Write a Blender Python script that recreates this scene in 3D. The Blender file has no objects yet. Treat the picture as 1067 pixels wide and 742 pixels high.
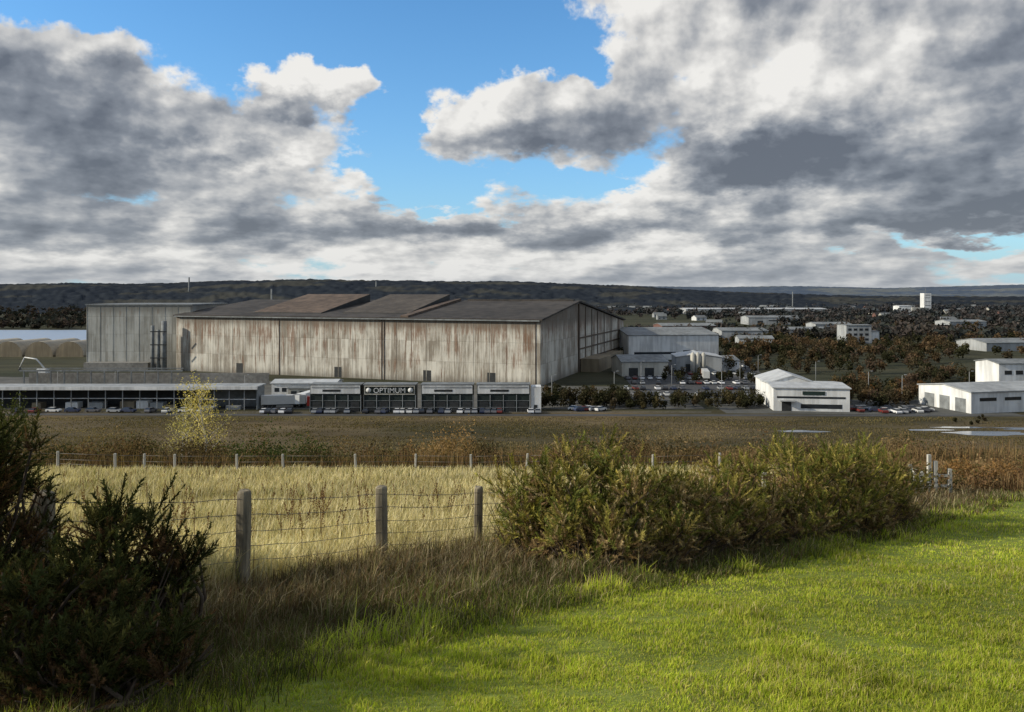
import bpy, math, random
import numpy as np
from mathutils import Vector, Matrix
rng=np.random.default_rng(7); random.seed(7)
F=800.0; H=36.0; CX=533.5; HY=305.0
scene=bpy.context.scene
scene.view_settings.view_transform='Standard'; scene.view_settings.look='None'
scene.view_settings.exposure=0; scene.view_settings.gamma=1

# ------------------------------------------------------------ noise / terrain
TAB=rng.random((256,256))
def vnoise(x,y):
    xi=np.floor(x).astype(int); yi=np.floor(y).astype(int)
    fx=x-xi; fy=y-yi; fx=fx*fx*(3-2*fx); fy=fy*fy*(3-2*fy)
    a=TAB[xi&255,yi&255]; b=TAB[(xi+1)&255,yi&255]; c=TAB[xi&255,(yi+1)&255]; d=TAB[(xi+1)&255,(yi+1)&255]
    return (a*(1-fx)+b*fx)*(1-fy)+(c*(1-fx)+d*fx)*fy
def fbm(x,y,o=4):
    s=0;a=.5;t=0
    for i in range(o):
        s=s+a*vnoise(x*2**i+17*i,y*2**i+31*i); t+=a; a*=.5
    return s/t
PY=[-400,-20,0,14.5,60,75,150,1e5]; PZ=[38,36,34.4,31.05,22.1,18.5,0,0]
def gz(X,Y):
    X=np.asarray(X,float); Y=np.asarray(Y,float)
    z=0
    for o in (-2.5,-1.2,0,1.2,2.5): z=z+np.interp(Y+o,PY,PZ)/5
    near=np.clip((140-Y)/60,0,1)
    z=z+near*(fbm(X*.35+50,Y*.35+50,3)-.5)*.22
    return z
def gz1(x,y): return float(gz(np.array([x]),np.array([y]))[0])
def WX(px,Y): return (px-CX)/F*Y
def fenceX(Y):
    Y=np.asarray(Y,float)
    return np.where(Y<14.5,-11.5+.75*Y,-.63+1.1*(Y-14.5))
def lawnX(Y):   # left edge of mown grass
    Y=np.asarray(Y,float)
    return np.where(Y<8,-2.7+.6*(Y-5),-.9+.94*(Y-8))+ (fbm(Y*.9,Y*0+3,3)-.5)*.9

# ------------------------------------------------------------ mesh helpers
def link(o,parent=None):
    scene.collection.objects.link(o)
    if parent is not None: o.parent=parent
    return o
def empty(name,loc=(0,0,0),rz=0):
    e=bpy.data.objects.new(name,None); e.location=loc; e.rotation_euler=(0,0,rz); link(e); return e
def fastmesh(name,V,Fa,C,mat,parent=None):
    me=bpy.data.meshes.new(name); n=len(V); k=Fa.shape[1]; m=len(Fa)
    me.vertices.add(n); me.vertices.foreach_set("co",np.ascontiguousarray(V,dtype=np.float32).ravel())
    me.loops.add(m*k); me.loops.foreach_set("vertex_index",np.ascontiguousarray(Fa,dtype=np.int32).ravel())
    me.polygons.add(m); me.polygons.foreach_set("loop_start",np.arange(0,m*k,k,dtype=np.int32))
    me.update(calc_edges=True)
    if C is not None:
        at=me.color_attributes.new("Col",'FLOAT_COLOR','POINT')
        c4=np.ones((n,4),dtype=np.float32); c4[:,:3]=C; at.data.foreach_set("color",c4.ravel())
    me.materials.append(mat)
    return link(bpy.data.objects.new(name,me),parent)
class Acc:
    def __init__(s): s.V=[];s.F=[];s.C=[];s.n=0
    def add(s,V,Fa,C):
        s.V.append(V); s.F.append(Fa+s.n); s.C.append(C); s.n+=len(V)
    def build(s,name,mat,parent=None):
        return fastmesh(name,np.concatenate(s.V),np.concatenate(s.F),np.clip(np.concatenate(s.C),0,1),mat,parent)
def pm(name,verts,faces,mats,midx=None,parent=None,smooth=False,bevel=0):
    me=bpy.data.meshes.new(name); me.from_pydata(verts,[],faces); me.update()
    if not isinstance(mats,(list,tuple)): mats=[mats]
    for m in mats: me.materials.append(m)
    if midx: me.polygons.foreach_set("material_index",midx)
    if smooth: me.polygons.foreach_set("use_smooth",[True]*len(faces))
    o=link(bpy.data.objects.new(name,me),parent)
    if bevel:
        b=o.modifiers.new("b",'BEVEL'); b.width=bevel; b.segments=2
    return o
BF=[(0,3,2,1),(4,5,6,7),(0,1,5,4),(1,2,6,5),(2,3,7,6),(3,0,4,7)]
def boxv(x0,x1,y0,y1,z0,z1):
    return [(x0,y0,z0),(x1,y0,z0),(x1,y1,z0),(x0,y1,z0),(x0,y0,z1),(x1,y0,z1),(x1,y1,z1),(x0,y1,z1)]
def box(name,x0,x1,y0,y1,z0,z1,mat,parent=None,bevel=0):
    return pm(name,boxv(x0,x1,y0,y1,z0,z1),BF,mat,None,parent,False,bevel)
def boxes(name,lst,mat,parent=None):
    V=[];Fa=[]
    for b in lst:
        n=len(V); V+=boxv(*b); Fa+=[tuple(i+n for i in f) for f in BF]
    return pm(name,V,Fa,mat,None,parent)
def tubev(pts,rad,k=6):
    V=[];Fa=[]
    for i,p in enumerate(pts):
        p=Vector(p)
        a=Vector(pts[max(i-1,0)]); b=Vector(pts[min(i+1,len(pts)-1)])
        t=(b-a).normalized(); u=t.orthogonal().normalized() if abs(t.z)>.9 else t.cross(Vector((0,0,1))).normalized()
        v=t.cross(u)
        for j in range(k):
            an=2*math.pi*j/k; V.append(tuple(p+(u*math.cos(an)+v*math.sin(an))*rad[i]))
    for i in range(len(pts)-1):
        for j in range(k):
            Fa.append((i*k+j,i*k+(j+1)%k,(i+1)*k+(j+1)%k,(i+1)*k+j))
    Fa.append(tuple(range(k))[::-1]); Fa.append(tuple((len(pts)-1)*k+j for j in range(k)))
    return V,Fa
def tubes(name,lst,mat,parent=None,k=6,smooth=True):
    V=[];Fa=[]
    for pts,rad in lst:
        v,f=tubev(pts,rad,k); n=len(V); V+=v; Fa+=[tuple(i+n for i in q) for q in f]
    return pm(name,V,Fa,mat,None,parent,smooth)

# ------------------------------------------------------------ materials
def newmat(name):
    m=bpy.data.materials.new(name); m.use_nodes=True; nt=m.node_tree; nt.nodes.clear(); return m,nt
class NB:
    def __init__(s,nt): s.nt=nt
    def n(s,t,**kw):
        nd=s.nt.nodes.new(t)
        for k,v in kw.items(): setattr(nd,k,v)
        return nd
    def put(s,sock,v):
        if isinstance(v,bpy.types.NodeSocket): s.nt.links.new(v,sock)
        elif v is not None: sock.default_value=v
    def m(s,op,a,b=None,c=None,clamp=False):
        nd=s.n('ShaderNodeMath',operation=op); nd.use_clamp=clamp
        s.put(nd.inputs[0],a); s.put(nd.inputs[1],b); s.put(nd.inputs[2],c); return nd.outputs[0]
    def vm(s,op,a,b=None):
        nd=s.n('ShaderNodeVectorMath',operation=op); s.put(nd.inputs[0],a)
        if b is not None: s.put(nd.inputs[1],b)
        return nd.outputs['Value'] if op in('DOT_PRODUCT','LENGTH') else nd.outputs[0]
    def xyz(s,x,y,z=0.0):
        nd=s.n('ShaderNodeCombineXYZ'); s.put(nd.inputs[0],x); s.put(nd.inputs[1],y); s.put(nd.inputs[2],z); return nd.outputs[0]
    def noise(s,vec,scale,detail=4,rough=.5,dist=0,col=False):
        nd=s.n('ShaderNodeTexNoise'); s.put(nd.inputs['Vector'],vec); nd.inputs['Scale'].default_value=scale
        nd.inputs['Detail'].default_value=detail; nd.inputs['Roughness'].default_value=rough; nd.inputs['Distortion'].default_value=dist
        return nd.outputs['Color' if col else 'Fac']
    def mix(s,f,a,b,bt='MIX'):
        nd=s.n('ShaderNodeMix',data_type='RGBA'); nd.blend_type=bt
        s.put(nd.inputs[0],f); s.put(nd.inputs[6],a); s.put(nd.inputs[7],b); return nd.outputs[2]
    def rng(s,v,a,b,c=0.,d=1.,smooth=True):
        nd=s.n('ShaderNodeMapRange'); nd.interpolation_type='SMOOTHSTEP' if smooth else 'LINEAR'
        s.put(nd.inputs[0],v)
        for i,x in enumerate((a,b,c,d)): s.put(nd.inputs[1+i],x)
        return nd.outputs[0]
def c4(c): return (c[0],c[1],c[2],1)
def principled(nt,b,col,rough=.8,metal=0,bump=None,bs=.3,bd=.05,spec=.3):
    p=b.n('ShaderNodeBsdfPrincipled'); b.put(p.inputs['Base Color'],col if isinstance(col,bpy.types.NodeSocket) else c4(col))
    b.put(p.inputs['Roughness'],rough); p.inputs['Metallic'].default_value=metal
    p.inputs['Specular IOR Level'].default_value=spec
    if bump is not None:
        bn=b.n('ShaderNodeBump'); bn.inputs['Strength'].default_value=bs; bn.inputs['Distance'].default_value=bd
        b.put(bn.inputs['Height'],bump); nt.links.new(bn.outputs[0],p.inputs['Normal'])
    o=b.n('ShaderNodeOutputMaterial'); nt.links.new(p.outputs[0],o.inputs[0]); return p
def simple(name,col,var=.35,scale=1.5,rough=.8,metal=0,spec=.3,streak=False,bump=0):
    m,nt=newmat(name); b=NB(nt); tc=b.n('ShaderNodeTexCoord').outputs['Object']
    v=tc
    if streak: v=b.vm('MULTIPLY',tc,(1,1,.12))
    n1=b.noise(v,scale,6,.6); n2=b.noise(tc,scale*.17,3,.5)
    f=b.m('ADD',b.m('MULTIPLY',n1,.6),b.m('MULTIPLY',n2,.4))
    f=b.rng(f,.35,.65)
    c=b.mix(f,c4([x*(1-var) for x in col]),c4([min(1,x*(1+var*.5)) for x in col]))
    principled(nt,b,c,rough,metal,n1 if bump else None,.5,bump or .1,spec)
    return m
def cladding(name,base,dirt,rust,rustamt,panel=3.4,zt=25.,con=1.):
    m,nt=newmat(name); b=NB(nt); tc=b.n('ShaderNodeTexCoord').outputs['Object']
    s=b.n('ShaderNodeSeparateXYZ'); nt.links.new(tc,s.inputs[0]); x,y,z=s.outputs
    h=b.m('ADD',x,b.m('MULTIPLY',y,.97))
    st=b.noise(b.xyz(b.m('MULTIPLY',h,1.1),0.,b.m('MULTIPLY',z,.05)),1.,7,.75)
    st2=b.noise(b.xyz(b.m('MULTIPLY',h,.10),3.,b.m('MULTIPLY',z,.05)),1.,5,.65)
    pi=b.m('FLOOR',b.m('DIVIDE',h,panel)); wn=b.n('ShaderNodeTexWhiteNoise',noise_dimensions='2D')
    nt.links.new(b.xyz(pi,b.m('FLOOR',b.m('DIVIDE',z,8.2))),wn.inputs['Vector'])
    f=b.m('ADD',b.m('MULTIPLY',st,.85),b.m('MULTIPLY',st2,.65)); f=b.m('ADD',f,b.m('MULTIPLY',wn.outputs[0],.12))
    f=b.rng(f,.82-.15*con,.82+.12/con)
    c=b.mix(f,c4(dirt),c4(base))
    zz=b.rng(z,0.,zt,0.,1.,False)
    rn=b.noise(b.xyz(b.m('MULTIPLY',h,.6),9.,b.m('MULTIPLY',z,.04)),1.,7,.75)
    rn2=b.noise(b.xyz(b.m('MULTIPLY',h,.06),2.,b.m('MULTIPLY',z,.1)),1.,3,.6)
    rf=b.rng(b.m('ADD',b.m('ADD',rn,b.m('MULTIPLY',rn2,.35)),b.m('MULTIPLY',b.m('POWER',zz,2.),.12)),.78-rustamt,.90-rustamt)
    c=b.mix(b.m('MULTIPLY',rf,.8),c,c4(rust))
    # narrow dark run-off streaks
    dk=b.noise(b.xyz(b.m('MULTIPLY',h,2.2),5.,b.m('MULTIPLY',z,.03)),1.,5,.7)
    c=b.mix(b.m('MULTIPLY',b.rng(dk,.60,.70),.55),c,c4([q*.4 for q in dirt]))
    tb=b.rng(b.m('ADD',z,b.m('MULTIPLY',st,7.)),zt-1.8,zt+2.8)
    c=b.mix(b.m('MULTIPLY',tb,.75),c,c4([q*.55 for q in dirt]))
    bb=b.rng(b.m('ADD',z,b.m('MULTIPLY',st,5.)),6.5,2.0)
    c=b.mix(b.m('MULTIPLY',bb,.65),c,c4([q*.5 for q in dirt]))
    fr=b.m('FRACT',b.m('DIVIDE',h,panel)); ln=b.m('LESS_THAN',fr,.05)
    fz=b.m('LESS_THAN',b.m('FRACT',b.m('DIVIDE',z,8.2)),.025)
    c=b.mix(b.m('MULTIPLY',b.m('MAXIMUM',ln,fz),.3),c,c4([q*.45 for q in dirt]))
    cr=b.m('SINE',b.m('MULTIPLY',h,12.))
    principled(nt,b,c,.7,0,cr,.2,.04)
    return m
def leafmat(name,trans=.35):
    m,nt=newmat(name); b=NB(nt)
    at=b.n('ShaderNodeAttribute',attribute_name='Col').outputs['Color']
    d=b.n('ShaderNodeBsdfDiffuse'); t=b.n('ShaderNodeBsdfTranslucent'); mx=b.n('ShaderNodeMixShader'); mx.inputs[0].default_value=trans
    nt.links.new(at,d.inputs[0]); tint=b.mix(1.,at,(1.,1.,.6,1),'MULTIPLY'); nt.links.new(tint,t.inputs[0])
    nt.links.new(d.outputs[0],mx.inputs[1]); nt.links.new(t.outputs[0],mx.inputs[2])
    o=b.n('ShaderNodeOutputMaterial'); nt.links.new(mx.outputs[0],o.inputs[0]); return m
LEAF=leafmat("foliage"); LAWN=leafmat("grass_blade",.5); FAR=leafmat("far_foliage",.15)
WHITE=simple("white_cladding",(.64,.64,.62),.28,.6,.6,streak=True)
CREAM=simple("cream_render",(.44,.42,.36),.3,.5,.8,streak=True)
GREYW=simple("grey_cladding",(.30,.31,.31),.3,.5,.7,streak=True)
GREYR=simple("grey_sheet_roof",(.18,.19,.19),.4,.5,.7)
WROOF=simple("pale_sheet_roof",(.42,.43,.43),.25,.4,.6)
DARKR=simple("dark_sheet_roof",(.050,.043,.037),.5,.2,.85)
RUSTR=simple("rusty_sheet_roof",(.115,.082,.060),.45,.3,.85)
TAN=simple("tan_cladding",(.22,.18,.12),.35,.4,.8,streak=True)
FRAME=simple("rusty_frame",(.10,.075,.055),.35,.4,.8,streak=True)
DARK=simple("dark_steel",(.03,.032,.032),.4,1,.6)
DGREEN=simple("dark_green_mesh",(.018,.028,.025),.4,2,.6)
GLASS=simple("window_glass",(.025,.03,.035),.3,.5,.15,spec=.6)
BRICK=simple("red_brick",(.14,.075,.06),.3,3,.85)
CONC=simple("concrete",(.22,.21,.19),.35,.8,.9)
ASPH=simple("asphalt",(.06,.06,.06),.3,.3,.9)
WOOD=simple("weathered_timber",(.26,.22,.15),.65,9,.9,streak=True,bump=.014)
PALEWOOD=simple("pale_timber",(.50,.48,.42),.3,6,.9,streak=True)
BARK=simple("bark",(.09,.065,.045),.4,12,.9)
PBARK=simple("birch_bark",(.45,.42,.36),.5,8,.8)
WIRE=simple("galvanised_wire",(.16,.15,.14),.3,20,.5,.5)
TYRE=simple("tyre_rubber",(.02,.02,.02),.2,5,.8)
SIGNB=simple("black_sign",(.02,.035,.03),.2,1,.5)
CL1=cladding("rust_streaked_cladding",(.57,.54,.465),(.21,.18,.14),(.16,.078,.04),.065)
CL2=cladding("pale_cladding",(.47,.465,.42),(.26,.25,.215),(.22,.14,.09),-.03,4.5,30.,.9)

# ------------------------------------------------------------ world
SAZ=math.radians(9); SEL=math.radians(24)
sund=Vector((-math.cos(SEL)*math.cos(SAZ),-math.cos(SEL)*math.sin(SAZ),math.sin(SEL)))
w=bpy.data.worlds.new("World"); scene.world=w; w.use_nodes=True; nt=w.node_tree; nt.nodes.clear(); b=NB(nt)
try: w.cycles.sampling_method='NONE'
except Exception as ex: print(ex)
sky=b.n('ShaderNodeTexSky',sky_type='NISHITA'); sky.sun_disc=False; sky.sun_elevation=SEL
sky.sun_rotation=math.atan2(sund.x,sund.y)%(2*math.pi); sky.air_density=1.; sky.dust_density=.4; sky.ozone_density=2.
skyc=b.vm('MULTIPLY',sky.outputs[0],(.85,1.55,2.0))
dirv=b.n('ShaderNodeTexCoord').outputs['Generated']; sp=b.n('ShaderNodeSeparateXYZ'); nt.links.new(dirv,sp.inputs[0])
az=b.m('ARCTAN2',sp.outputs[0],sp.outputs[1]); e=b.m('MAXIMUM',sp.outputs[2],0.)
P=b.xyz(b.m('MULTIPLY',az,5.5),b.m('MULTIPLY',b.m('LOGARITHM',b.m('ADD',e,.12),math.e),2.7),1.7)
wn=b.vm('SUBTRACT',b.noise(P,2.0,5,.6,0,True),(.5,.5,.5))
Q=b.vm('ADD',b.xyz(az,e,0.),b.vm('MULTIPLY',wn,(.22,.11,0.)))
def blob(px,py,sx,sy,amp):
    u=(px-CX)/F; v=(HY-py)/F; a=math.atan(u); el=v/math.sqrt(1+u*u+v*v)
    d=b.vm('MULTIPLY',b.vm('SUBTRACT',Q,(a,el,0)),(F/sx,F/sy,0))
    g=b.m('EXPONENT',b.m('MULTIPLY',b.vm('DOT_PRODUCT',d,d),-1.))
    return b.m('MULTIPLY',g,amp)
def total(l):
    s=0.
    for q in l: s=b.m('ADD',blob(*q),s)
    return s
cov=total([(530,28,125,46,-.58),(330,16,140,28,-.55),(140,4,170,26,-.62),(414,118,40,68,-.42),(465,195,95,24,-.38),(195,80,40,26,-.30),(600,55,50,30,-.2),
 (970,254,120,12,-.42),(620,188,60,12,-.26),(30,130,120,95,.22),(315,85,90,22,.33),(270,172,110,22,.22),(550,115,90,27,.38),
 (850,80,200,95,.34),(980,180,160,60,.3),(500,258,900,34,.32),(446,6,55,8,.42)])
tone=total([(40,120,110,50,-.46),(60,215,160,30,-.24),(790,158,95,22,-.80),(985,195,120,34,-.62),(1040,110,60,40,-.25),(310,112,90,9,-.4),
 (560,150,100,11,-.35),(720,50,75,48,.50),(870,70,110,40,.50),(870,8,80,22,-.25),(310,74,85,18,.65),(250,158,100,14,.55),(510,108,80,24,.40),
 (150,270,220,12,.36),(430,262,260,14,.38),(770,205,150,14,.50),(700,262,160,12,.28),(480,238,240,9,-.28),(1000,230,120,7,-.3),(120,60,80,14,.35)])
D1=(-.16,.16,0.); D2=(-.06,.065,0.)
n1=b.noise(P,1.1,6,.47); n2=b.noise(b.vm('ADD',P,D1),1.1,2,.45)
n1b=b.noise(P,3.4,6,.58); n2b=b.noise(b.vm('ADD',P,D2),3.4,3,.5)
D=b.m('ADD',b.m('ADD',b.m('MULTIPLY',n1,1.5),b.m('MULTIPLY',n1b,.65)),b.m('ADD',cov,-.965))
alpha=b.rng(D,-.05,.13)
lit=b.m('ADD',b.m('MULTIPLY',b.m('SUBTRACT',n1,n2),2.3),b.m('MULTIPLY',b.m('SUBTRACT',n1b,n2b),1.3))
lit=b.m('ADD',b.m('ADD',lit,.61),b.m('MULTIPLY',tone,.85))
lit=b.m('SUBTRACT',lit,b.m('MULTIPLY',b.rng(D,.15,.65),.22))
lit=b.m('ADD',lit,b.m('MULTIPLY',b.m('SUBTRACT',1.,b.rng(D,0.,.22)),.18),None,True)
cr=b.n('ShaderNodeValToRGB'); nt.links.new(lit,cr.inputs[0]); el=cr.color_ramp.elements
el[0].position=0.; el[0].color=(.135,.15,.18,1); el[1].position=1.; el[1].color=(.88,.86,.82,1)
for p,c in ((.3,(.235,.255,.29,1)),(.55,(.42,.43,.445,1)),(.78,(.66,.65,.63,1))):
    q=el.new(p); q.color=c
hz=b.m('EXPONENT',b.m('MULTIPLY',e,-22.)); hz2=b.m('EXPONENT',b.m('MULTIPLY',e,-8.))
cc=b.mix(b.m('MULTIPLY',hz,.45),cr.outputs[0],(.50,.53,.57,1))
cc=b.vm('MULTIPLY',cc,(10,10,10))
skyh=b.mix(b.m('MULTIPLY',hz2,.92),skyc,(4.2,5.5,6.6,1))
fin=b.mix(b.m('MULTIPLY',alpha,.97),skyh,cc)
bg=b.n('ShaderNodeBackground'); bg.inputs[1].default_value=.1; nt.links.new(fin,bg.inputs[0])
wo=b.n('ShaderNodeOutputWorld'); nt.links.new(bg.outputs[0],wo.inputs[0])
sl=bpy.data.lights.new("sun","SUN"); sl.energy=5; sl.angle=math.radians(.53); sl.color=(1,.92,.77)
so=link(bpy.data.objects.new("sun",sl)); so.rotation_euler=sund.to_track_quat('Z','Y').to_euler(); so.location=(-50,-10,80)

# ------------------------------------------------------------ camera
cam=bpy.data.cameras.new("camera"); cam.sensor_width=36; cam.lens=36*F/1067; cam.shift_y=-66/1067; cam.clip_end=30000; cam.clip_start=.05
co=link(bpy.data.objects.new("camera",cam)); co.location=(0,0,H); co.rotation_euler=(math.radians(90),0,0); scene.camera=co

# ------------------------------------------------------------ ground sheet
PUD=[(1035,196,13,2.9),(970,201,6,1.3),(838,199,7,1.5),(1090,203,14,2.6),(1000,205,9,1.1)]
xs=12*np.sinh(np.linspace(-7.3,7.3,460)); ys=np.concatenate([-12*np.sinh(np.linspace(4,.03,50)),12*np.sinh(np.linspace(0,7.4,470))])
GX,GY=np.meshgrid(xs,ys); GZ=gz(GX,GY)
nx,ny=len(xs),len(ys)
idx=np.arange(nx*ny).reshape(ny,nx)
Fq=np.stack([idx[:-1,:-1],idx[:-1,1:],idx[1:,1:],idx[1:,:-1]],-1).reshape(-1,4)
def L(a,b_,t): return a[None,None,:]*(1-t[...,None])+b_[None,None,:]*t[...,None]
A=np.array
n=fbm(GX*.12,GY*.12,4); nb=fbm(GX*.02+9,GY*.05+9,5)
lawn=L(A([.12,.15,.025]),A([.17,.20,.04]),n)
mead=L(A([.22,.18,.085]),A([.32,.26,.13]),n)
verge=L(A([.07,.06,.032]),A([.11,.09,.05]),n)
scr=L(A([.06,.045,.028]),A([.09,.065,.04]),n)
field=L(A([.048,.043,.021]),A([.115,.085,.046]),np.clip((nb-.32)*2.6,0,1))  # field and beyond: cloud shadow over the plain is put into dark albedo
beyond=L(A([.03,.033,.018]),A([.055,.052,.03]),np.clip((nb-.3)*2.2,0,1))
C=lawn.copy()
lx=lawnX(GY); fx=fenceX(GY)
m=(GX<lx); C[m]=verge[m]
m=(GX<fx-.3)&(GY>0); C[m]=mead[m]
m=(GY>31.5)&(GX>fx-1); C[m]=scr[m]
m=(GY>61); C[m]=scr[m]
t=np.clip((GY-140)/20,0,1); C=C*(1-t[...,None])+field*t[...,None]
t=np.clip((GY-231)/6,0,1); C=C*(1-t[...,None])+beyond*t[...,None]
gm,nt=newmat("ground"); b=NB(nt); at=b.n('ShaderNodeAttribute',attribute_name='Col').outputs['Color']
tc=b.n('ShaderNodeTexCoord').outputs['Object']
g1=b.noise(tc,3.,8,.7); g2=b.noise(b.vm('MULTIPLY',tc,(.3,1,1)),.12,7,.7)
k=b.m('ADD',b.m('MULTIPLY',g1,.9),b.m('MULTIPLY',g2,1.5)); k=b.rng(k,.75,1.65,.35,1.7,False)
c=b.vm('MULTIPLY',at,b.xyz(k,k,k))
principled(nt,b,c,.95,0,g1,.6,.08,.1)
fastmesh("ground",np.stack([GX,GY,GZ],-1).reshape(-1,3),Fq,C.reshape(-1,3),gm)

# ------------------------------------------------------------ hills
def hills(name,crest,Yc,Yf,u0,u1,nu,cols,rag,fa):
    us=np.linspace(u0,u1,nu); ts=np.linspace(0,1.25,60)
    U,T=np.meshgrid(us,ts)
    Yv=Yf+(Yc-Yf)*T; X=U*Yv
    cy=np.interp(U*F+CX,[q[0] for q in crest],[q[1] for q in crest])
    zc=H+(HY-cy)/F*Yc
    s=np.clip(T,0,1); s=s*s*(3-2*s)
    nn=fbm(U*9+5,T*3+5,5)
    Z=zc*s*(.75+.5*nn*np.clip(1.3-T,0,1)+.25*T) 
    Z=np.where(T>1,zc*(1-(T-1)*1.2),Z)+(fbm(U*160,T*40,3)-.5)*rag*np.clip(T*3,0,1)-1.5*(T<.02)
    k=fbm(U*14+3,T*9+8,4); k2=fbm(U*90,T*50,3)
    c0,c1,c2=map(A,cols)
    Cc=L(c0,c1,np.clip((k2-.3)*2.,0,1)); f=np.clip((k-.56)*14,0,1)*fa; Cc=Cc*(1-f[...,None])+c2*f[...,None]
    idn=np.arange(U.size).reshape(U.shape)
    Fh=np.stack([idn[:-1,:-1],idn[:-1,1:],idn[1:,1:],idn[1:,:-1]],-1).reshape(-1,4)
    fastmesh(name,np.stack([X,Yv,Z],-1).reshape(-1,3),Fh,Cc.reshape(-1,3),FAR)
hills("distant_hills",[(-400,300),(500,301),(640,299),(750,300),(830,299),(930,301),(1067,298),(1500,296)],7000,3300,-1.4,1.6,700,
 [(.085,.11,.15),(.11,.135,.17),(.18,.19,.18)],14,.7)  # atmospheric haze is painted in as pale bluish hill colours
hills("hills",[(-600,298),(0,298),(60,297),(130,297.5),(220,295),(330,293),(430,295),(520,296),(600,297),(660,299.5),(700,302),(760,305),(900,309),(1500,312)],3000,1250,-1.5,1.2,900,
 [(.026,.032,.042),(.040,.047,.055),(.085,.082,.066)],11,.6)  # bluish tones paint in the thinner haze over the nearer ridge

# ------------------------------------------------------------ vegetation generators
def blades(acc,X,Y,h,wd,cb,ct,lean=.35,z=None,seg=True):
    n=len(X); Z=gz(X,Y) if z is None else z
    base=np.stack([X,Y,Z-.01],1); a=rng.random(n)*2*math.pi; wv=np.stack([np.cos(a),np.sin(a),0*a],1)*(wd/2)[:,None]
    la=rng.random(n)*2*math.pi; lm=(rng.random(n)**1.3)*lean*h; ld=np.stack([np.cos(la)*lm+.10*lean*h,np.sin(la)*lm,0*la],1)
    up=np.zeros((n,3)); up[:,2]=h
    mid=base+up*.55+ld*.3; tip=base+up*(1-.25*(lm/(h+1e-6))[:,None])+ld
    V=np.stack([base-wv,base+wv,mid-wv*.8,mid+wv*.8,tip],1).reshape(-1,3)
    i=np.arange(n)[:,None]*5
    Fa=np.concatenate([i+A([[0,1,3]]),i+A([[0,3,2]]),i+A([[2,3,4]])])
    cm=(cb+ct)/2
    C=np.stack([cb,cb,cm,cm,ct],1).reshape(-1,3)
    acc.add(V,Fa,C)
def colmix(n,cols,var=.25):
    cols=A(cols); i=rng.integers(0,len(cols),n); return cols[i]*(1+(rng.random((n,1))-.5)*2*var)
def quads(acc,Pc,size,C):
    n=len(Pc); d=rng.normal(size=(n,3)); d/=np.linalg.norm(d,axis=1)[:,None]
    r=rng.normal(size=(n,3)); u=np.cross(d,r); u/=np.linalg.norm(u,axis=1)[:,None]; v=np.cross(d,u)
    s=size[:,None]; u=u*s; v=v*s*.6
    V=np.stack([Pc-u,Pc-v,Pc+u,Pc+v],1).reshape(-1,3); i=np.arange(n)[:,None]*4
    acc.add(V,np.concatenate([i+A([[0,1,2]]),i+A([[0,2,3]])]),np.repeat(C,4,0))
def crown(acc,c,rx,rz,n,size,col,lumps=7,var=.35,shell=.55):
    c=A(c); ld=rng.normal(size=(lumps,3)); ld/=np.linalg.norm(ld,axis=1)[:,None]
    lc=ld*A([rx,rx,rz])*.55*rng.random((lumps,1))**.4; lr=(.38+.3*rng.random(lumps))
    k=rng.integers(0,lumps,n); d=rng.normal(size=(n,3)); d/=np.linalg.norm(d,axis=1)[:,None]
    rr=(shell+(1-shell)*rng.random(n))*lr[k]
    Pp=c+lc[k]+d*rr[:,None]*A([rx,rx,rz])
    lcv=(1+(rng.random(lumps)-.5)*var)[k]
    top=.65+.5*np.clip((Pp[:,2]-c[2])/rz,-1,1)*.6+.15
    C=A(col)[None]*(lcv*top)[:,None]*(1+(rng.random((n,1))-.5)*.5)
    quads(acc,Pp,size*(.6+.8*rng.random(n)),np.clip(C,0,1))

# ---- lawn
def sampleY(n,y0,y1,p):
    u=rng.random(n); q=1-p
    return (y0**q+u*(y1**q-y0**q))**(1/q)
acc=Acc()
n=640000
Y=sampleY(n,2.2,33,1.25); X=(rng.random(n)*2-1)*.78*Y+ (rng.random(n)-.5)*1.5
k=(X>lawnX(Y)-.5+.9*rng.random(n)); X=X[k];Y=Y[k]; n=len(X)
pn=fbm(X*1.3,Y*1.3,3); pl=fbm(X*.35+4,Y*.35,3); fine=vnoise(X*6,Y*6); cl=np.clip((fbm(X*.8+30,Y*.8+9,3)-.52)*7,0,1)
h=(.018+.045*rng.random(n))*(.4+1.0*pn)*(.5+1.0*fine)*(1+1.4*cl); edge=np.clip((lawnX(Y)+1.2-X)/1.2,0,1); h=h*(1+2.2*edge*rng.random(n))
wd=np.clip(.0018*Y**.75,.004,.02)*(.7+.6*rng.random(n))
ct=colmix(n,[(.48,.56,.055),(.58,.63,.08),(.40,.50,.045),(.62,.58,.12)],.22)*(.40+1.15*pl)[:,None]*(.80+.45*fine)[:,None]
dry=rng.random(n)<(.08+.5*np.clip(pl-.5,0,1)+.14*cl); ct[dry]=colmix(dry.sum(),[(.66,.56,.28),(.52,.43,.2)])
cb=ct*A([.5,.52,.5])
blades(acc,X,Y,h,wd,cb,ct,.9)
acc.build("lawn_grass",LAWN)
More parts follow.
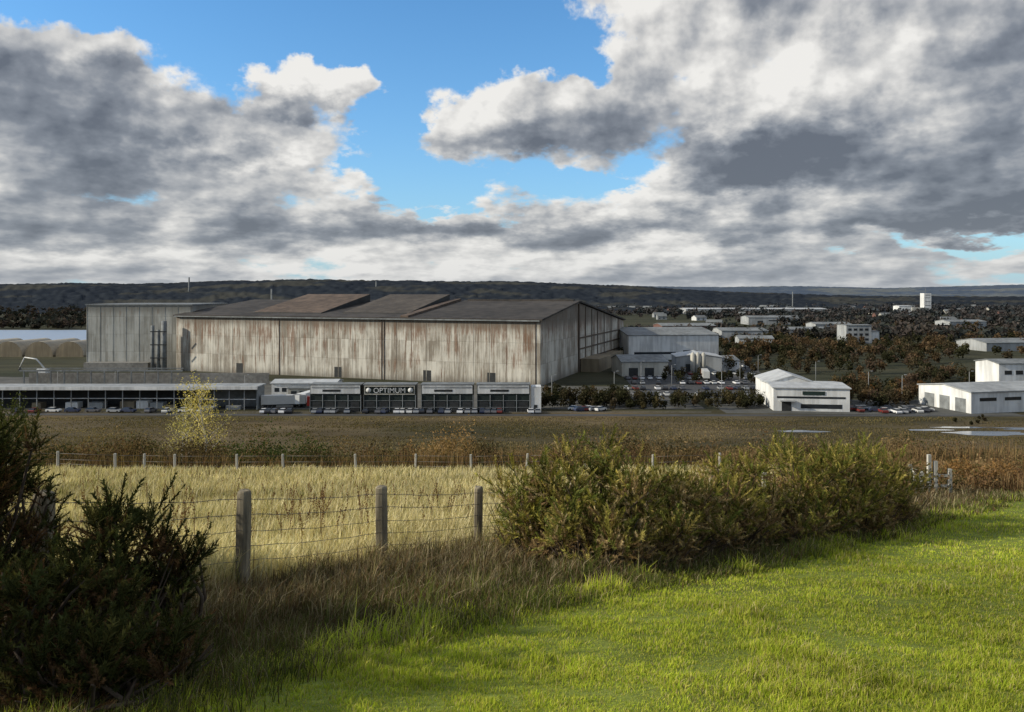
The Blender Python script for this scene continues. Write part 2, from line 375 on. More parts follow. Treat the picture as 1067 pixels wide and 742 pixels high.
# ---- meadow
acc=Acc(); n=300000
Y=sampleY(n,3.0,62,1.35); u=-.86+rng.random(n)*1.25; X=u*Y-(rng.random(n))*1.5
k=(X<fenceX(Y)+.2); X=X[k];Y=Y[k]; n=len(X)
pn=fbm(X*.5,Y*.5,3); pl=fbm(X*.16+4,Y*.22,4)
h=(.22+.42*rng.random(n))*(.4+1.2*pn); wd=np.clip(.0016*Y**.85,.005,.05)*(.7+.7*rng.random(n))
ct=colmix(n,[(.74,.64,.36),(.80,.71,.44),(.60,.50,.26),(.50,.43,.22)],.22)*(.45+1.08*pl)[:,None]
gr=rng.random(n)<(.07+.4*np.clip(.5-pl,0,.5)*2); ct[gr]=colmix(gr.sum(),[(.26,.26,.08),(.22,.22,.07),(.28,.19,.09)])
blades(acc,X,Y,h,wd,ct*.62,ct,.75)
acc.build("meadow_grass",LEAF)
# ---- rank verge grass along the fence
acc=Acc(); n=160000
Y=sampleY(n,2.1,31,1.25); s=rng.random(n)
X=fenceX(Y)+.2+(lawnX(Y)+.5-fenceX(Y))*s+.4*rng.normal(size=n)*.5
pn=fbm(X*.9,Y*.9,3); tu=np.clip((fbm(X*2.2+7,Y*2.2,2)-.35)*2.4,0,1.2)
h=(.10+.42*rng.random(n))*(.25+1.0*pn+.5*tu)*(1.15-.75*s); wd=np.clip(.0015*Y**.85,.004,.03)*(.7+.6*rng.random(n))
ct=colmix(n,[(.34,.27,.16),(.21,.16,.09),(.46,.38,.24),(.14,.14,.05),(.20,.12,.065)],.3)
g_=rng.random(n)<np.clip(s*1.1-.45,0,.7); ct[g_]=colmix(g_.sum(),[(.15,.19,.045),(.20,.22,.06)],.3)
ct=ct*(.6+.5*tu)[:,None]
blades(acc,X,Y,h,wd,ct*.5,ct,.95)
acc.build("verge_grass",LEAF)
# ---- rough pasture tussocks on the plain
acc=Acc(); n=170000
Y=150+rng.random(n)**1.1*80; X=(-.85+2.0*rng.random(n))*Y
pn=fbm(X*.05+3,Y*.16+3,4); k=rng.random(n)<np.clip((pn-.30)*3.2,.06,1)
k&=~((Y>221.5)&(Y<230.5))
for px,py,sx,sy in PUD: k&=(((X-WX(px,py))/(sx*1.02))**2+((Y-py)/(sy*1.6))**2)>1
X=X[k];Y=Y[k];pn=pn[k];n=len(X)
pc=fbm(X*.02+13,Y*.11+3,4)
ct=colmix(n,[(.14,.115,.052),(.11,.095,.042),(.17,.13,.065)],.25)*(.4+1.2*pn)[:,None]
pal_=np.clip((pc-.52)*9,0,1)[:,None]; ct=ct*(1-pal_)+A([.27,.215,.115])*pal_*(.7+.5*rng.random((n,1)))
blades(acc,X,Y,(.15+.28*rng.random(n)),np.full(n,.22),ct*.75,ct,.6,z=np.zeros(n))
acc.build("pasture_tussocks",LEAF)
# ---- dock / seed stalks
acc=Acc()
for i in range(210):
    if i<110: y=10+rng.random()*14; x=WX(rng.choice([300,325,345,440,470,180,100,380])+rng.normal()*14,y)
    else: y=9+rng.random()*40; x=(-.7+rng.random()*.75)*y
    if x>fenceX(y)-.3: continue
    z=gz1(x,y); hh=.75+.4*rng.random(); n=55
    tt=rng.random(n)**.6; lx_=rng.normal()*.12
    Pc=np.stack([x+lx_*tt+rng.normal(size=n)*.012*(1.4-tt),y+rng.normal(size=n)*.015,z+hh*(.55+.45*tt)],1)
    quads(acc,Pc,np.full(n,.016),colmix(n,[(.14,.075,.035),(.19,.11,.055)]))
    blades(acc,A([x]),A([y]),A([hh]),A([.014]),A([[.14,.08,.04]]),A([[.14,.08,.04]]),.05)
acc.build("dock_stalks",LEAF)

# ---- gorse
def sprig(ns,rs):
    V=[];Fa=[];C=[]
    r=np.random.default_rng(rs)
    def tri(a,b_,c_,col):
        n=len(V); V.extend([a,b_,c_]); Fa.append((n,n+1,n+2)); C.extend([col]*3)
    for ang in (0,2.1,4.2):
        w_=A([math.cos(ang),math.sin(ang),0])*.016
        tri(-w_,w_,A([0,0,1.]),(.5,.42,.36))
    for i in range(ns):
        t=.05+.95*i/ns; an=r.random()*6.28; inc=.55+.65*r.random(); ln=(.16+.15*r.random())*(1.2-.55*t)
        d=A([math.cos(an)*math.sin(inc),math.sin(an)*math.sin(inc),math.cos(inc)])
        p=A([0,0,t]); sd=np.cross(d,A([0,0,1.])); sd/=np.linalg.norm(sd)+1e-9
        g=.6+.7*r.random()+.35*t
        tri(p-sd*.028,p+sd*.028,p+d*ln,(g,g,g*.95))
    return A(V),A(Fa),A(C)
def place_sprigs(acc,Pp,D_,S,C,ns):
    D_=D_/np.linalg.norm(D_,axis=1)[:,None]; r=rng.normal(size=D_.shape); u=np.cross(D_,r); u/=np.linalg.norm(u,axis=1)[:,None]; v=np.cross(D_,u)
    R=np.stack([u,v,D_],2)
    grp=rng.integers(0,4,len(Pp))
    for g in range(4):
        T,Fs,Cs=sprig(ns,g+10); k=np.where(grp==g)[0]
        if len(k)==0: continue
        V=np.einsum('nij,mj->nmi',R[k],T)*S[k][:,None,None]+Pp[k][:,None,:]
        Cc=C[k][:,None,:]*Cs[None]
        Fa=(Fs[None]+(np.arange(len(k))*len(T))[:,None,None]).reshape(-1,3)
        acc.add(V.reshape(-1,3),Fa,Cc.reshape(-1,3))
def gorse(x,y,h,r,nspr,size,ns,pal,dead=.45,up=.45,lead=22,ll=1.):
    root=empty("gorse_bush",(x,y,gz1(x,y)-.03))
    acc=Acc(); nl=int(18+8*rng.random()); lum=[]
    stems=[]
    for i in range(nl):
        a=rng.random()*6.28; q=rng.random()**.5
        zc=h*(.14+.74*rng.random()**.8); rad=r*q*1.0*math.sqrt(max(.12,1-((zc/h-.38)/.72)**2))
        c_=A([math.cos(a)*rad,math.sin(a)*rad,zc]); lr=r*(.17+.22*rng.random()); 
        c_[2]=min(c_[2],h-lr*.8); lum.append((c_,lr))
        p0=A([rng.normal()*.1,rng.normal()*.1,0.]); m1=p0*.6+c_*.4+A([rng.normal()*.08,rng.normal()*.08,.0])
        m1[2]=c_[2]*.5
        stems.append(([tuple(p0),tuple(m1),tuple(c_),tuple(c_+A([c_[0]*.25,c_[1]*.25,lr*.6]))],[.026,.018,.011,.004]))
    for i in range(12):
        a=rng.random()*6.28; e_=A([math.cos(a)*r*1.08,math.sin(a)*r*1.08,h*(.12+.6*rng.random())]); m1=e_*.55; m1[2]=e_[2]*.35
        stems.append(([(0,0,0),tuple(m1),tuple(e_)],[.018,.012,.004]))
    per=nspr//nl
    for c_,lr in lum:
        n=per; d=rng.normal(size=(n,3)); d[:,2]=np.abs(d[:,2])*.9-.35*(rng.random(n)<.35)*2; d/=np.linalg.norm(d,axis=1)[:,None]
        rr=lr*(.35+.7*rng.random(n)); Pp=c_+d*rr[:,None]
        Pp[:,2]=np.maximum(Pp[:,2],.05)
        dd=d+A([0,0,up])+rng.normal(size=(n,3))*.5
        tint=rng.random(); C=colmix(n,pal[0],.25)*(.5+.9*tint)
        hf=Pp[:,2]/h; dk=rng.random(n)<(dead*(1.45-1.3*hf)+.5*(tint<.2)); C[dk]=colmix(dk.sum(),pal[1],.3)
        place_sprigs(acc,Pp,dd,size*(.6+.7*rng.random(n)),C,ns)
    n=max(10,nspr//lead); k=rng.integers(0,nl,n)
    Pp=A([lum[i][0] for i in k]); lr=A([lum[i][1] for i in k]); d=rng.normal(size=(n,3))*.6; d[:,2]=.9; d/=np.linalg.norm(d,axis=1)[:,None]
    Pp=Pp+d*lr[:,None]*.9; place_sprigs(acc,Pp,d,size*ll*(1.1+.8*rng.random(n)),colmix(n,pal[0],.25),ns)
    acc.build("foliage",LEAF,root)
    tubes("stems",stems,BARK,root,5)
GP=([(.25,.225,.055),(.16,.165,.042),(.34,.28,.09),(.12,.135,.035)],[(.34,.24,.125),(.22,.145,.075),(.40,.31,.175)])
DP=([(.055,.060,.022),(.042,.048,.018),(.075,.072,.026)],[(.14,.08,.04),(.09,.055,.03)])
for px,y,h,r,dd in [(548,13.6,1.65,.66,.45),(580,13.3,1.85,.85,.4),(618,13.3,2.0,1.05,.4),(664,13.7,1.8,1.0,.5),(706,14.4,1.5,.85,.85),(742,15.2,1.45,.85,.9),
                 (772,16.0,1.85,.8,.55),(828,17.5,2.08,1.15,.35),(872,18.7,2.2,1.2,.35),(908,20.,1.85,1.0,.45),(938,21.2,1.4,.75,.55),(572,12.7,.9,.55,.7),(606,12.2,1.0,.7,.7),(640,12.1,.8,.65,.9),(686,13.0,.95,.7,.95),(725,13.9,.9,.7,.95),(765,15.1,1.0,.75,.85),(812,16.2,1.2,.85,.6),(852,17.2,1.2,.85,.6),(895,18.4,1.2,.85,.65),(925,19.8,.9,.7,.75)]:
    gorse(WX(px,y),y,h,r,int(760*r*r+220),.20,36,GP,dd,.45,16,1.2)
for px,y,h,r,nn_ in [(122,6.9,1.35,.48,600),(182,7.4,1.0,.42,360),(-18,7.2,2.2,.60,640),(12,7.6,1.75,.42,260),(-80,6.6,2.2,.7,400),(75,6.0,.80,.5,420),(150,5.6,.55,.45,240),(60,5.2,.5,.5,280),(10,5.6,.9,.55,360),(110,5.1,.4,.4,200)]:
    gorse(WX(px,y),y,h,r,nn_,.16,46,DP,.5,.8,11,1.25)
for x,y,h,r in [(-5.7,5.2,2.2,1.0),(-6.1,6.6,2.3,1.0),(-5.6,3.6,2.1,1.0),(-6.7,8.2,2.3,.9),(-5.7,2.0,2.0,.9),(-7.0,9.6,2.2,.9)]:
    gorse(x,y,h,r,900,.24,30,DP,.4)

# ------------------------------------------------------------ foreground fence
def post(name,x,y,ztop,r,mat,lean=(0,0)):
    zb=gz1(x,y)-.3; hh=ztop-zb; pts=[];rd=[]
    V=[];Fa=[];k=12; lv=[0,.25,.5,.75,.96,.985,1.0]
    off=rng.random(k)*.14+.93
    for t in lv:
        q=r*(1 if t<.98 else (.95 if t<.99 else .8))*(1+rng.normal()*.02)
        for j in range(k):
            an=2*math.pi*(j+.5)/k; sq=1/max(abs(math.cos(an)),abs(math.sin(an)))**.5*.93
            V.append((math.cos(an)*q*sq*off[j]+lean[0]*t*hh,math.sin(an)*q*sq*off[j]+lean[1]*t*hh,t*hh+(rng.normal()*.007 if t>.9 else 0)))
    for i in range(len(lv)-1):
        for j in range(k): Fa.append((i*k+j,i*k+(j+1)%k,(i+1)*k+(j+1)%k,(i+1)*k+j))
    Fa.append(tuple((len(lv)-1)*k+j for j in range(k)))
    o=pm(name,V,Fa,mat); o.location=(x,y,zb); return o
fp=[]
for px,y,py,r in [(-250,6.5,512,.085),(45,8.45,512,.1),(252,10.4,511,.1),(398,12.5,507,.098),(498,14.5,507,.09)]:
    x=WX(px,y); zt=H-(py-HY)/F*y; post("fence_post",x,y,zt,r,WOOD,(rng.normal()*.016,rng.normal()*.012)); fp.append((x,y,zt))
y=14.5
while y<29:
    y+=1.75; x=float(fenceX(y)); zt=gz1(x,y)+1.3; post("fence_post",x,y,zt,.075,WOOD if rng.random()<.5 else PALEWOOD); fp.append((x,y,zt))
wl=[]; barb=[]
for d in (.09,.30,.52,.72,.92):
    for i in range(len(fp)-1):
        a=Vector(fp[i]); c_=Vector(fp[i+1]); pts=[]
        for j in range(9):
            t=j/8; p=a.lerp(c_,t); p.z-=d+.035*math.sin(math.pi*t)+.008*math.sin(j*2.3+d*9); p.y-=.1; pts.append(tuple(p))
            if d<.4 and i<5:
                for s_ in (0,.5):
                    q=a.lerp(c_,min(1,t+s_/8)); q.z-=d+.035*math.sin(math.pi*t); q.y-=.1
                    barb.append(([(q.x-.012,q.y,q.z-.018),(q.x+.012,q.y,q.z+.018)],[.0025,.002])); barb.append(([(q.x+.012,q.y,q.z-.018),(q.x-.012,q.y,q.z+.018)],[.0025,.002]))
        wl.append((pts,[.0042]*9))
we=empty("barbed_wire_fence"); tubes("wire_strands",wl,WIRE,we,5); tubes("barbs",barb,WIRE,we,3)
ff=[]
for px in (-60,10,60,120,150,182,247,295,371,433,491,548,610,680,750):
    y=58+ (px%7)*.3; x=WX(px,y); zt=gz1(x,y)+1.35+rng.normal()*.07; post("fence_post",x,y,zt,.09,PALEWOOD,(rng.normal()*.03,0)); ff.append((x,y,zt))
tubes("wire_fence",[([(a[0],a[1],a[2]-d),(c_[0],c_[1],c_[2]-d)],[.012,.012]) for d in (.15,.6,.95) for a,c_ in zip(ff[:-1],ff[1:])],WIRE,None,4)
ge=empty("field_gate",(WX(968,29.5),29.5,gz1(WX(968,29.5),29.5)))
bx=[]
for x0,hh in ((-.55,1.1),(-.28,1.0),(0,1.65),(.25,1.4),(.8,1.1)): bx.append((x0-.06,x0+.06,-.06,.06,-.2,hh))
boxes("gate_posts",bx,PALEWOOD,ge)
boxes("gate_rails",[(-.48,-.07,-.03,.03,zz,zz+.09) for zz in (.35,.75)]+[(.32,.73,-.03,.03,zz,zz+.09) for zz in (.4,.8)],PALEWOOD,ge)

# ------------------------------------------------------------ scrub belts
acc=Acc(); blx=Acc()
pal=[(.15,.095,.05),(.19,.13,.065),(.10,.075,.038),(.08,.08,.032),(.22,.155,.075)]
for i in range(700):
    y=64+rng.random()*34; u=-.95+rng.random()*2.1; x=u*y; px=CX+u*F
    q=float(fbm(A([px*.016]),A([y*.03]),3)[0])
    hh=(2.0+1.7*rng.random())*(.35+1.3*q)
    col=pal[rng.integers(0,5)]
    if 240<px<340 and rng.random()<.6: col=(.06,.08,.025); hh+=.5
    if 430<px<500: col=(.28,.18,.08); hh+=.6
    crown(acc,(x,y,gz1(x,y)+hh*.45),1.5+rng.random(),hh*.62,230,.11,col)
for i in range(380):
    y=31.5+rng.random()**.8*30; u=.5+rng.random()*.75; x=u*y+1.
    if x<float(fenceX(y))-1: continue
    hh=.7+.9*rng.random(); col=[(.21,.105,.05),(.16,.10,.055),(.25,.16,.075),(.11,.085,.035),(.12,.11,.035)][rng.integers(0,5)]
    crown(acc,(x,y,gz1(x,y)+hh*.4),.8+.7*rng.random(),hh*.6,230,.055,col)
for i in range(300):
    y=24+rng.random()*34; x=float(fenceX(y))-1-rng.random()*10+ (y-24)*.3
    if x/y<.12: continue
    hh=.9+.9*rng.random(); col=[(.20,.12,.06),(.26,.18,.09),(.12,.10,.04)][rng.integers(0,3)]
    crown(acc,(x,y,gz1(x,y)+hh*.4),.9,hh*.6,130,.06,col)
acc.build("scrub",LEAF)
n=60000; Y=62+rng.random(n)*36; X=(-.95+2.1*rng.random(n))*Y
ct=colmix(n,[(.32,.22,.10),(.19,.12,.065),(.26,.16,.085),(.12,.11,.05)],.3); pn=fbm(X*.12,Y*.12,3)
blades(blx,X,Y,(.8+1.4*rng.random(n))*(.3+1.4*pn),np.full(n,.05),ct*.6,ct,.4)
n=26000; Y=31+rng.random(n)*30; X=(.42+.8*rng.random(n))*Y+1
ct=colmix(n,[(.36,.26,.13),(.23,.13,.07),(.27,.17,.085)],.3)
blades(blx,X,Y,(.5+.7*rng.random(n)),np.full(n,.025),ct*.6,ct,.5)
blx.build("rough_grass",LEAF)
acc=Acc()
for px,y,hh in ((1010,33,1.5),(1040,34,1.3),(1075,35,1.6),(1110,36,1.5),(990,36,1.2)):
    x=WX(px,y); crown(acc,(x,y,gz1(x,y)+hh*.5),1.1,hh*.6,1200,.045,(.27,.155,.06))
acc.build("bramble_thicket",LEAF)

# ------------------------------------------------------------ trees
def tree(name,x,y,h,r,col,nl,ls,bark=BARK,airy=.3):
    z=gz1(x,y); root=empty(name,(x,y,z-.05)); st=[]
    tr=h*.013+.02
    pts=[(0,0,0),(.02*h*rng.normal(),.02*h*rng.normal(),h*.35),(.03*h*rng.normal(),.03*h*rng.normal(),h*.7),(0,0,h*.97)]
    st.append((pts,[tr,tr*.75,tr*.45,tr*.1])); acc=Acc()
    nb_=20
    for i in range(nb_):
        t=.2+.75*i/nb_; a=i*2.4+rng.random(); ln=r*(1.15-.9*abs(t-.4))*(.6+.6*rng.random())
        z0=h*t; k=np.interp(t,[0,.35,.7,1],[0,1,2,3]); p0=A(pts[min(3,int(k))])*(1-(k%1))+A(pts[min(3,int(k)+1)])*(k%1); p0[2]=z0
        p1=p0+A([math.cos(a)*ln*.6,math.sin(a)*ln*.6,ln*.45]); p2=p0+A([math.cos(a)*ln,math.sin(a)*ln,ln*.95])
        st.append(([tuple(p0),tuple(p1),tuple(p2)],[tr*.35,tr*.2,tr*.05]))
        m_=nl//nb_; tt=.25+.8*rng.random(m_); Pp=p0*(1-tt)[:,None]+p2*tt[:,None]+rng.normal(size=(m_,3))*r*airy*.5
        quads(acc,Pp,ls*(.6+.8*rng.random(m_)),A(col)[None]*(.6+.8*rng.random((m_,1))))
    tubes("trunk_and_limbs",st,bark,root,6); acc.build("leaves",LEAF,root)
tree("birch_sapling",WX(211,70),70,8.0,1.9,(.62,.52,.17),2300,.075,PBARK,.36)
tree("birch_sapling",WX(190,73),73,6.2,1.7,(.50,.44,.16),1300,.075,PBARK,.36)
tree("hawthorn_tree",WX(8,64),64,5.0,2.2,(.06,.07,.025),1400,.1)
acc=Acc()
def belt(px0,px1,y0,y1,n,h0,h1,cols,nq,qs):
    for i in range(n):
        y=y0+rng.random()*(y1-y0); x=WX(px0+rng.random()*(px1-px0),y); hh=h0+rng.random()*(h1-h0)
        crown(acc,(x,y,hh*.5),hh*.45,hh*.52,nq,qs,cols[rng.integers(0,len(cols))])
DG=[(.040,.040,.021),(.056,.049,.027),(.070,.055,.034),(.046,.046,.024)]
AU=DG+[(.11,.072,.042),(.09,.07,.04),(.125,.085,.048),(.095,.066,.046)]
belt(566,650,236,262,46,3,7,DG+[(.085,.06,.03)],230,.36)
belt(645,800,236,256,85,2.5,5.5,DG+[(.085,.07,.035)],190,.30)
belt(690,800,300,330,20,3,6,DG,150,.42)
belt(868,960,238,290,60,4,8,AU+[(.16,.085,.035),(.14,.10,.045)],260,.36)
belt(945,1100,290,330,55,3,8,AU,160,.45)
belt(990,1100,206,222,10,.8,1.8,DG,140,.2)
belt(755,985,330,520,190,4,9,AU,120,.55)
belt(640,800,420,560,90,4,9,AU,100,.7)
belt(755,1300,400,760,320,6,10,AU,100,.8)
acc.build("tree_belt",LEAF)
acc=Acc()
HZc=[(.034,.036,.031),(.050,.043,.034),(.039,.042,.035),(.062,.048,.038),(.066,.053,.041)]
for i in range(2800):
    y=560*(2800/560)**rng.random(); u=.07+rng.random()*.95
    if fbm(A([u*y*.006]),A([y*.004+3]),3)[0]<.34: continue
    hh=7+6*rng.random(); t=min(1,y/2800); col=A(HZc[rng.integers(0,5)])*(1-t*.5)+A([.045,.058,.08])*t*.75  # haze painted into the crowns: colour blends to blue with distance
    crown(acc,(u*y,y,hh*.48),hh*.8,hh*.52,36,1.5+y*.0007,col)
for i in range(700):
    y=760+rng.random()**1.5*1200; u=-1.05+rng.random()*.55
    hh=7+5*rng.random(); crown(acc,(u*y,y,hh*.48),hh*.8,hh*.52,36,1.5+y*.0006,HZc[rng.integers(0,4)])
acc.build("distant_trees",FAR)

# ------------------------------------------------------------ buildings
def shed(name,X,Y,rot,Lx,D,Hh,R,wall,roof,axis='x',doors=(),windows=(),ov=.4,doormat=None,z0=0):
    root=empty(name,(X,Y,z0),rot); a=0;l=Lx
    if axis=='x':
        V=[(0,0,0),(l,0,0),(l,D,0),(0,D,0),(0,0,Hh),(l,0,Hh),(l,D,Hh),(0,D,Hh),(0,D/2,Hh+R),(l,D/2,Hh+R)]
        Fa=[(0,1,5,4),(2,3,7,6),(1,2,6,9,5),(3,0,4,8,7)]
        RV=[(-ov,-ov,Hh-R*ov*2/D),(l+ov,-ov,Hh-R*ov*2/D),(l+ov,D/2,Hh+R),(-ov,D/2,Hh+R),(l+ov,D+ov,Hh-R*ov*2/D),(-ov,D+ov,Hh-R*ov*2/D)]
    else:
        V=[(0,0,0),(l,0,0),(l,D,0),(0,D,0),(0,0,Hh),(l,0,Hh),(l,D,Hh),(0,D,Hh),(l/2,0,Hh+R),(l/2,D,Hh+R)]
        Fa=[(0,1,5,8,4),(2,3,7,9,6),(1,2,6,5),(3,0,4,7)]
        RV=[(-ov,-ov,Hh-R*ov*2/l),(-ov,D+ov,Hh-R*ov*2/l),(l/2,D+ov,Hh+R),(l/2,-ov,Hh+R),(l+ov,D+ov,Hh-R*ov*2/l),(l+ov,-ov,Hh-R*ov*2/l)]
    if axis=='x': Fa+=[(4,5,9,8),(8,9,6,7)]
    RV=[(x,y,z+.06) for x,y,z in RV]; t=.3; RV2=[(x,y,z+t) for x,y,z in RV]
    RF=[(3,2,1,0),(5,4,2,3),(6,7,8,9),(9,8,10,11),(0,1,7,6),(1,2,8,7),(2,4,10,8),(4,5,11,10),(5,3,9,11),(3,0,6,9)]
    pm("walls",V,Fa,wall,None,root); pm("roof",RV+RV2,RF,roof,None,root)
    if doors: boxes("doors",[(x0,x1,-.08,.05,0.02,z1) for x0,x1,z1 in doors],doormat or DARK,root)
    if windows: boxes("windows",[(x0,x1,-.06,.05,za,zb) for x0,x1,za,zb in windows],GLASS,root)
    return root
r0=empty("steel_mill_building",(10.9,295,0),math.radians(-20))
LX=-177.; E1=25.; RZ=31.4; RY=56.; BY=156.; E2=19.8
pm("walls",[(LX,0,0),(0,0,0),(0,BY,0),(LX,BY,0),(LX,0,E1),(0,0,E1),(0,BY,E2),(LX,BY,E2),(0,RY,RZ),(LX,RY,RZ)],
   [(0,1,5,4),(1,2,6,8,5),(2,3,7,6),(3,0,4,9,7)],CL1,None,r0)
pm("roof",[(LX-1,-1,E1+.1),(1,-1,E1+.1),(1,RY,RZ+.3),(LX-1,RY,RZ+.3),(1,BY+1,E2+.3),(LX-1,BY+1,E2+.3)]+
   [(LX-1,-1,E1+.8),(1,-1,E1+.8),(1,RY,RZ+1),(LX-1,RY,RZ+1),(1,BY+1,E2+1),(LX-1,BY+1,E2+1)],
   [(3,2,1,0),(5,4,2,3),(6,7,8,9),(9,8,10,11),(0,1,7,6),(1,2,8,7),(2,4,10,8),(4,5,11,10),(3,0,6,9),(5,3,9,11)],DARKR,None,r0)
boxes("wall_ribs",[(-i*6.9-.40,-i*6.9-.25,-.06,-.003,0,24.7) for i in range(26)],CL1,r0)
boxes("eaves_gutter",[(LX,0,-1.3,-1.02,E1-.1,E1+.4)],GREYR,r0)
boxes("rusted_downpipes",[(x-.12,x+.12,-.25,-.07,0,24.8) for x in (-2.,-68.,-69.2,-120.)],RUSTR,r0)
boxes("wall_openings",[(x,x+3.5,-.05,-.01,.1,4.5) for x in (-22,-50,-92,-143)],DARK,r0)
boxes("end_wall_frame",[(.003,.6,RY-.7,RY+.7,0,RZ-.5)]+[(.003,.3,RY+q,RY+q+.7,0,RZ-.6-q*.11) for q in (12,24,36,50,66,84)]+[(.003,.3,RY+1,BY-1,zz,zz+.7) for zz in (5,10,15)],FRAME,r0)
boxes("end_wall_lean_to",[(.61,9,RY+2,RY+30,0,6),(.31,6,RY+40,RY+70,0,5)],TAN,r0)
def wedge(name,x0,x1,y0,y1,z0,z1,zb,mat,side):
    pm(name,[(x0,y0,z0),(x1,y0,z0),(x1,y1,z1),(x0,y1,z1),(x0,y0,zb),(x1,y0,zb),(x1,y1,zb),(x0,y1,zb)],
       [(0,1,2,3),(4,5,1,0),(5,6,2,1),(6,7,3,2),(7,4,0,3)],[mat,side],[0,1,1,1,1],r0)
wedge("roof_monitor",-140,-104,8,50,27.2,35.3,25,RUSTR,DARK)
wedge("roof_monitor_2",-94,-62,10,52,27.4,35.2,25,simple("brown_grey_roof",(.082,.068,.055),.4,.3,.85),DARK)
wedge("roof_step",-60.5,-57,0,54,26.6,33.2,25,RUSTR,RUSTR)
boxes("ridge_vent",[(-54,-2,RY-1.5,RY+1.5,RZ+.5,RZ+1.5)],DARKR,r0)
r1=empty("rolling_mill_block",(WX(90,362),362,0),0)
bw=WX(200,362)-WX(90,362)
box("walls",0,bw,0,45,0,30,CL2,r1); box("parapet",-.3,bw+.3,-.3,45.3,30.003,30.6,GREYR,r1)
boxes("pilasters",[(x,x+.2,-.08,-.003,0,29.9) for x in np.arange(.2,bw,6.1)],CL2,r1)
boxes("lower_annex",[(2,bw-18,-6,-.31,0,3.5)],CONC,r1)
ds=[]
for px,rr,zt in ((159,.8,21),(165,.8,19),(171,1.2,23)):
    x=WX(px,352); ds.append(([(x,352,0),(x,352,zt*.5),(x,352,zt)],[rr]*3))
fe=empty("fume_extraction_plant"); tubes("fume_ducts",ds,GREYR,fe,10); boxes("duct_frame",[(WX(157,350),WX(174,350),349.5,349.8,z_,z_+.5) for z_ in (6,12,18)],DARK,fe)
def chimney(px,Y,py,r,mat):
    z=H-(py-HY)/F*Y; tubes("chimney",[([(WX(px,Y),Y,0),(WX(px,Y),Y,z*.5),(WX(px,Y),Y,z)],[r,r*.85,r*.7])],mat,None,10)
chimney(283,430,301,.6,GREYR); chimney(197,2200,289,3.0,GREYR); chimney(392,2400,293,2.6,GREYR); chimney(826,1500,304,1.3,GREYR)
def openshed(name,X0,X1,Y,Hh,D,bay,mback):
    r=empty(name,(X0,Y,0)); l=X1-X0
    box("roof",-.5,l+.5,-1.5,D,Hh,Hh+.35,GREYW,r); box("fascia",-.6,l+.6,-1.8,-1.51,Hh-.6,Hh+.4,WHITE,r)
    box("back_wall",0,l,D-.4,D-.1,0,Hh-.01,mback,r); boxes("end_walls",[(0,.25,0,D-.41,0,Hh-.01),(l-.25,l,0,D-.41,0,Hh-.01)],mback,r)
    boxes("columns",[(x,x+.22,-.9,-.68,0,Hh-.01) for x in np.arange(.4,l,bay)],GREYW,r)
    boxes("rail",[(.3,l-.3,-.58,-.45,3.2,3.4)],WHITE,r)
    ms=[]
    x=1.
    while x<l-6:
        q=1.5+rng.random()*4
        if rng.random()<.6: ms.append((x,x+q,.5,3.5,0,.8+1.6*rng.random()))
        x+=q+.6
    boxes("stored_goods",ms[::3],WHITE,r); boxes("stored_crates",ms[1::3],GREYW,r); boxes("stored_pallets",ms[2::3],TAN,r)
openshed("open_fronted_shed",-195,WX(205,238),238,6.6,7,5.3,DARK)
openshed("open_fronted_shed",WX(207,236),WX(268,236),236,7.0,7,4.6,GREYR)
def bayblock(px0,px1,Y,white,text=None):
    X0=WX(px0,Y); l=WX(px1,Y)-X0; r=empty("depot_building",(X0,Y,0)); Hh=8.1
    box("shell",0,l,0,5,0,Hh,DGREEN,r); box("roof",-.2,l+.2,-.3,5.2,Hh+.003,Hh+.25,GREYR,r)
    if white:
        box("fascia",.2,l-.2,-.25,-.003,Hh-2.6,Hh-.1,WHITE,r); boxes("fascia_stripe",[(.6,l-.6,-.31,-.253,Hh-.9,Hh-.45)],GREYW,r)
        boxes("lettering_panel",[(l*.25,l*.6,-.30,-.253,Hh-2.0,Hh-1.35)],DARK,r)
    else:
        boxes("sign_frame",[(.2,l-.2,-.25,-.003,Hh-.5,Hh-.1),(.2,l-.2,-.25,-.003,Hh-2.9,Hh-2.6),(.2,.5,-.25,-.003,Hh-2.6,Hh-.5),(l-.5,l-.2,-.25,-.003,Hh-2.6,Hh-.5)],CREAM,r)
    n_=max(3,int(l/3.6))
    boxes("bay_posts",[(l*i/n_-.09+ (.1 if i==0 else 0),l*i/n_+.09,-.22,-.01,0,Hh-2.95) for i in range(n_+1)],GREYW,r)
    boxes("bay_rails",[(.1,l-.1,-.18,-.02,zz,zz+.14) for zz in (1.3,3.3)],GREYR,r)
    boxes("bay_openings",[(l*i/n_+.5,l*(i+1)/n_-.5,-.10,-.015,.1,3.1) for i in range(n_)],DARK,r)
    if text:
        cu=bpy.data.curves.new("lettering","FONT"); cu.body=text; cu.size=2.2; cu.align_x='CENTER'; cu.extrude=.03
        o=bpy.data.objects.new("lettering",cu); o.data.materials.append(WHITE); link(o,r); o.location=(l/2,-.3,Hh-2.35); o.rotation_euler=(math.radians(90),0,0)
        tubes("sign_discs",[([(xx,-.4,Hh-1.55),(xx,-.26,Hh-1.55)],[.75,.75]) for xx in (1.5,l-1.5)],WHITE,r,12)
bayblock(323,376,232,True); bayblock(379,433,232,False,"OPTIMUM"); bayblock(439,493,232,True); bayblock(497,552,232,True)
ghr=empty("gatehouse",(WX(553.5,232),232,0)); box("walls",0,3,0,5,0,7.6,WHITE,ghr); box("door",.8,1.8,-.06,-.003,.02,2.1,DARK,ghr)
shed("office_building",WX(283,268),268,0,WX(350,268)-WX(283,268),10,4.2,.8,WHITE,WROOF,windows=[(1+i*2.6,2.6+i*2.6,1.4,2.8) for i in range(8)])
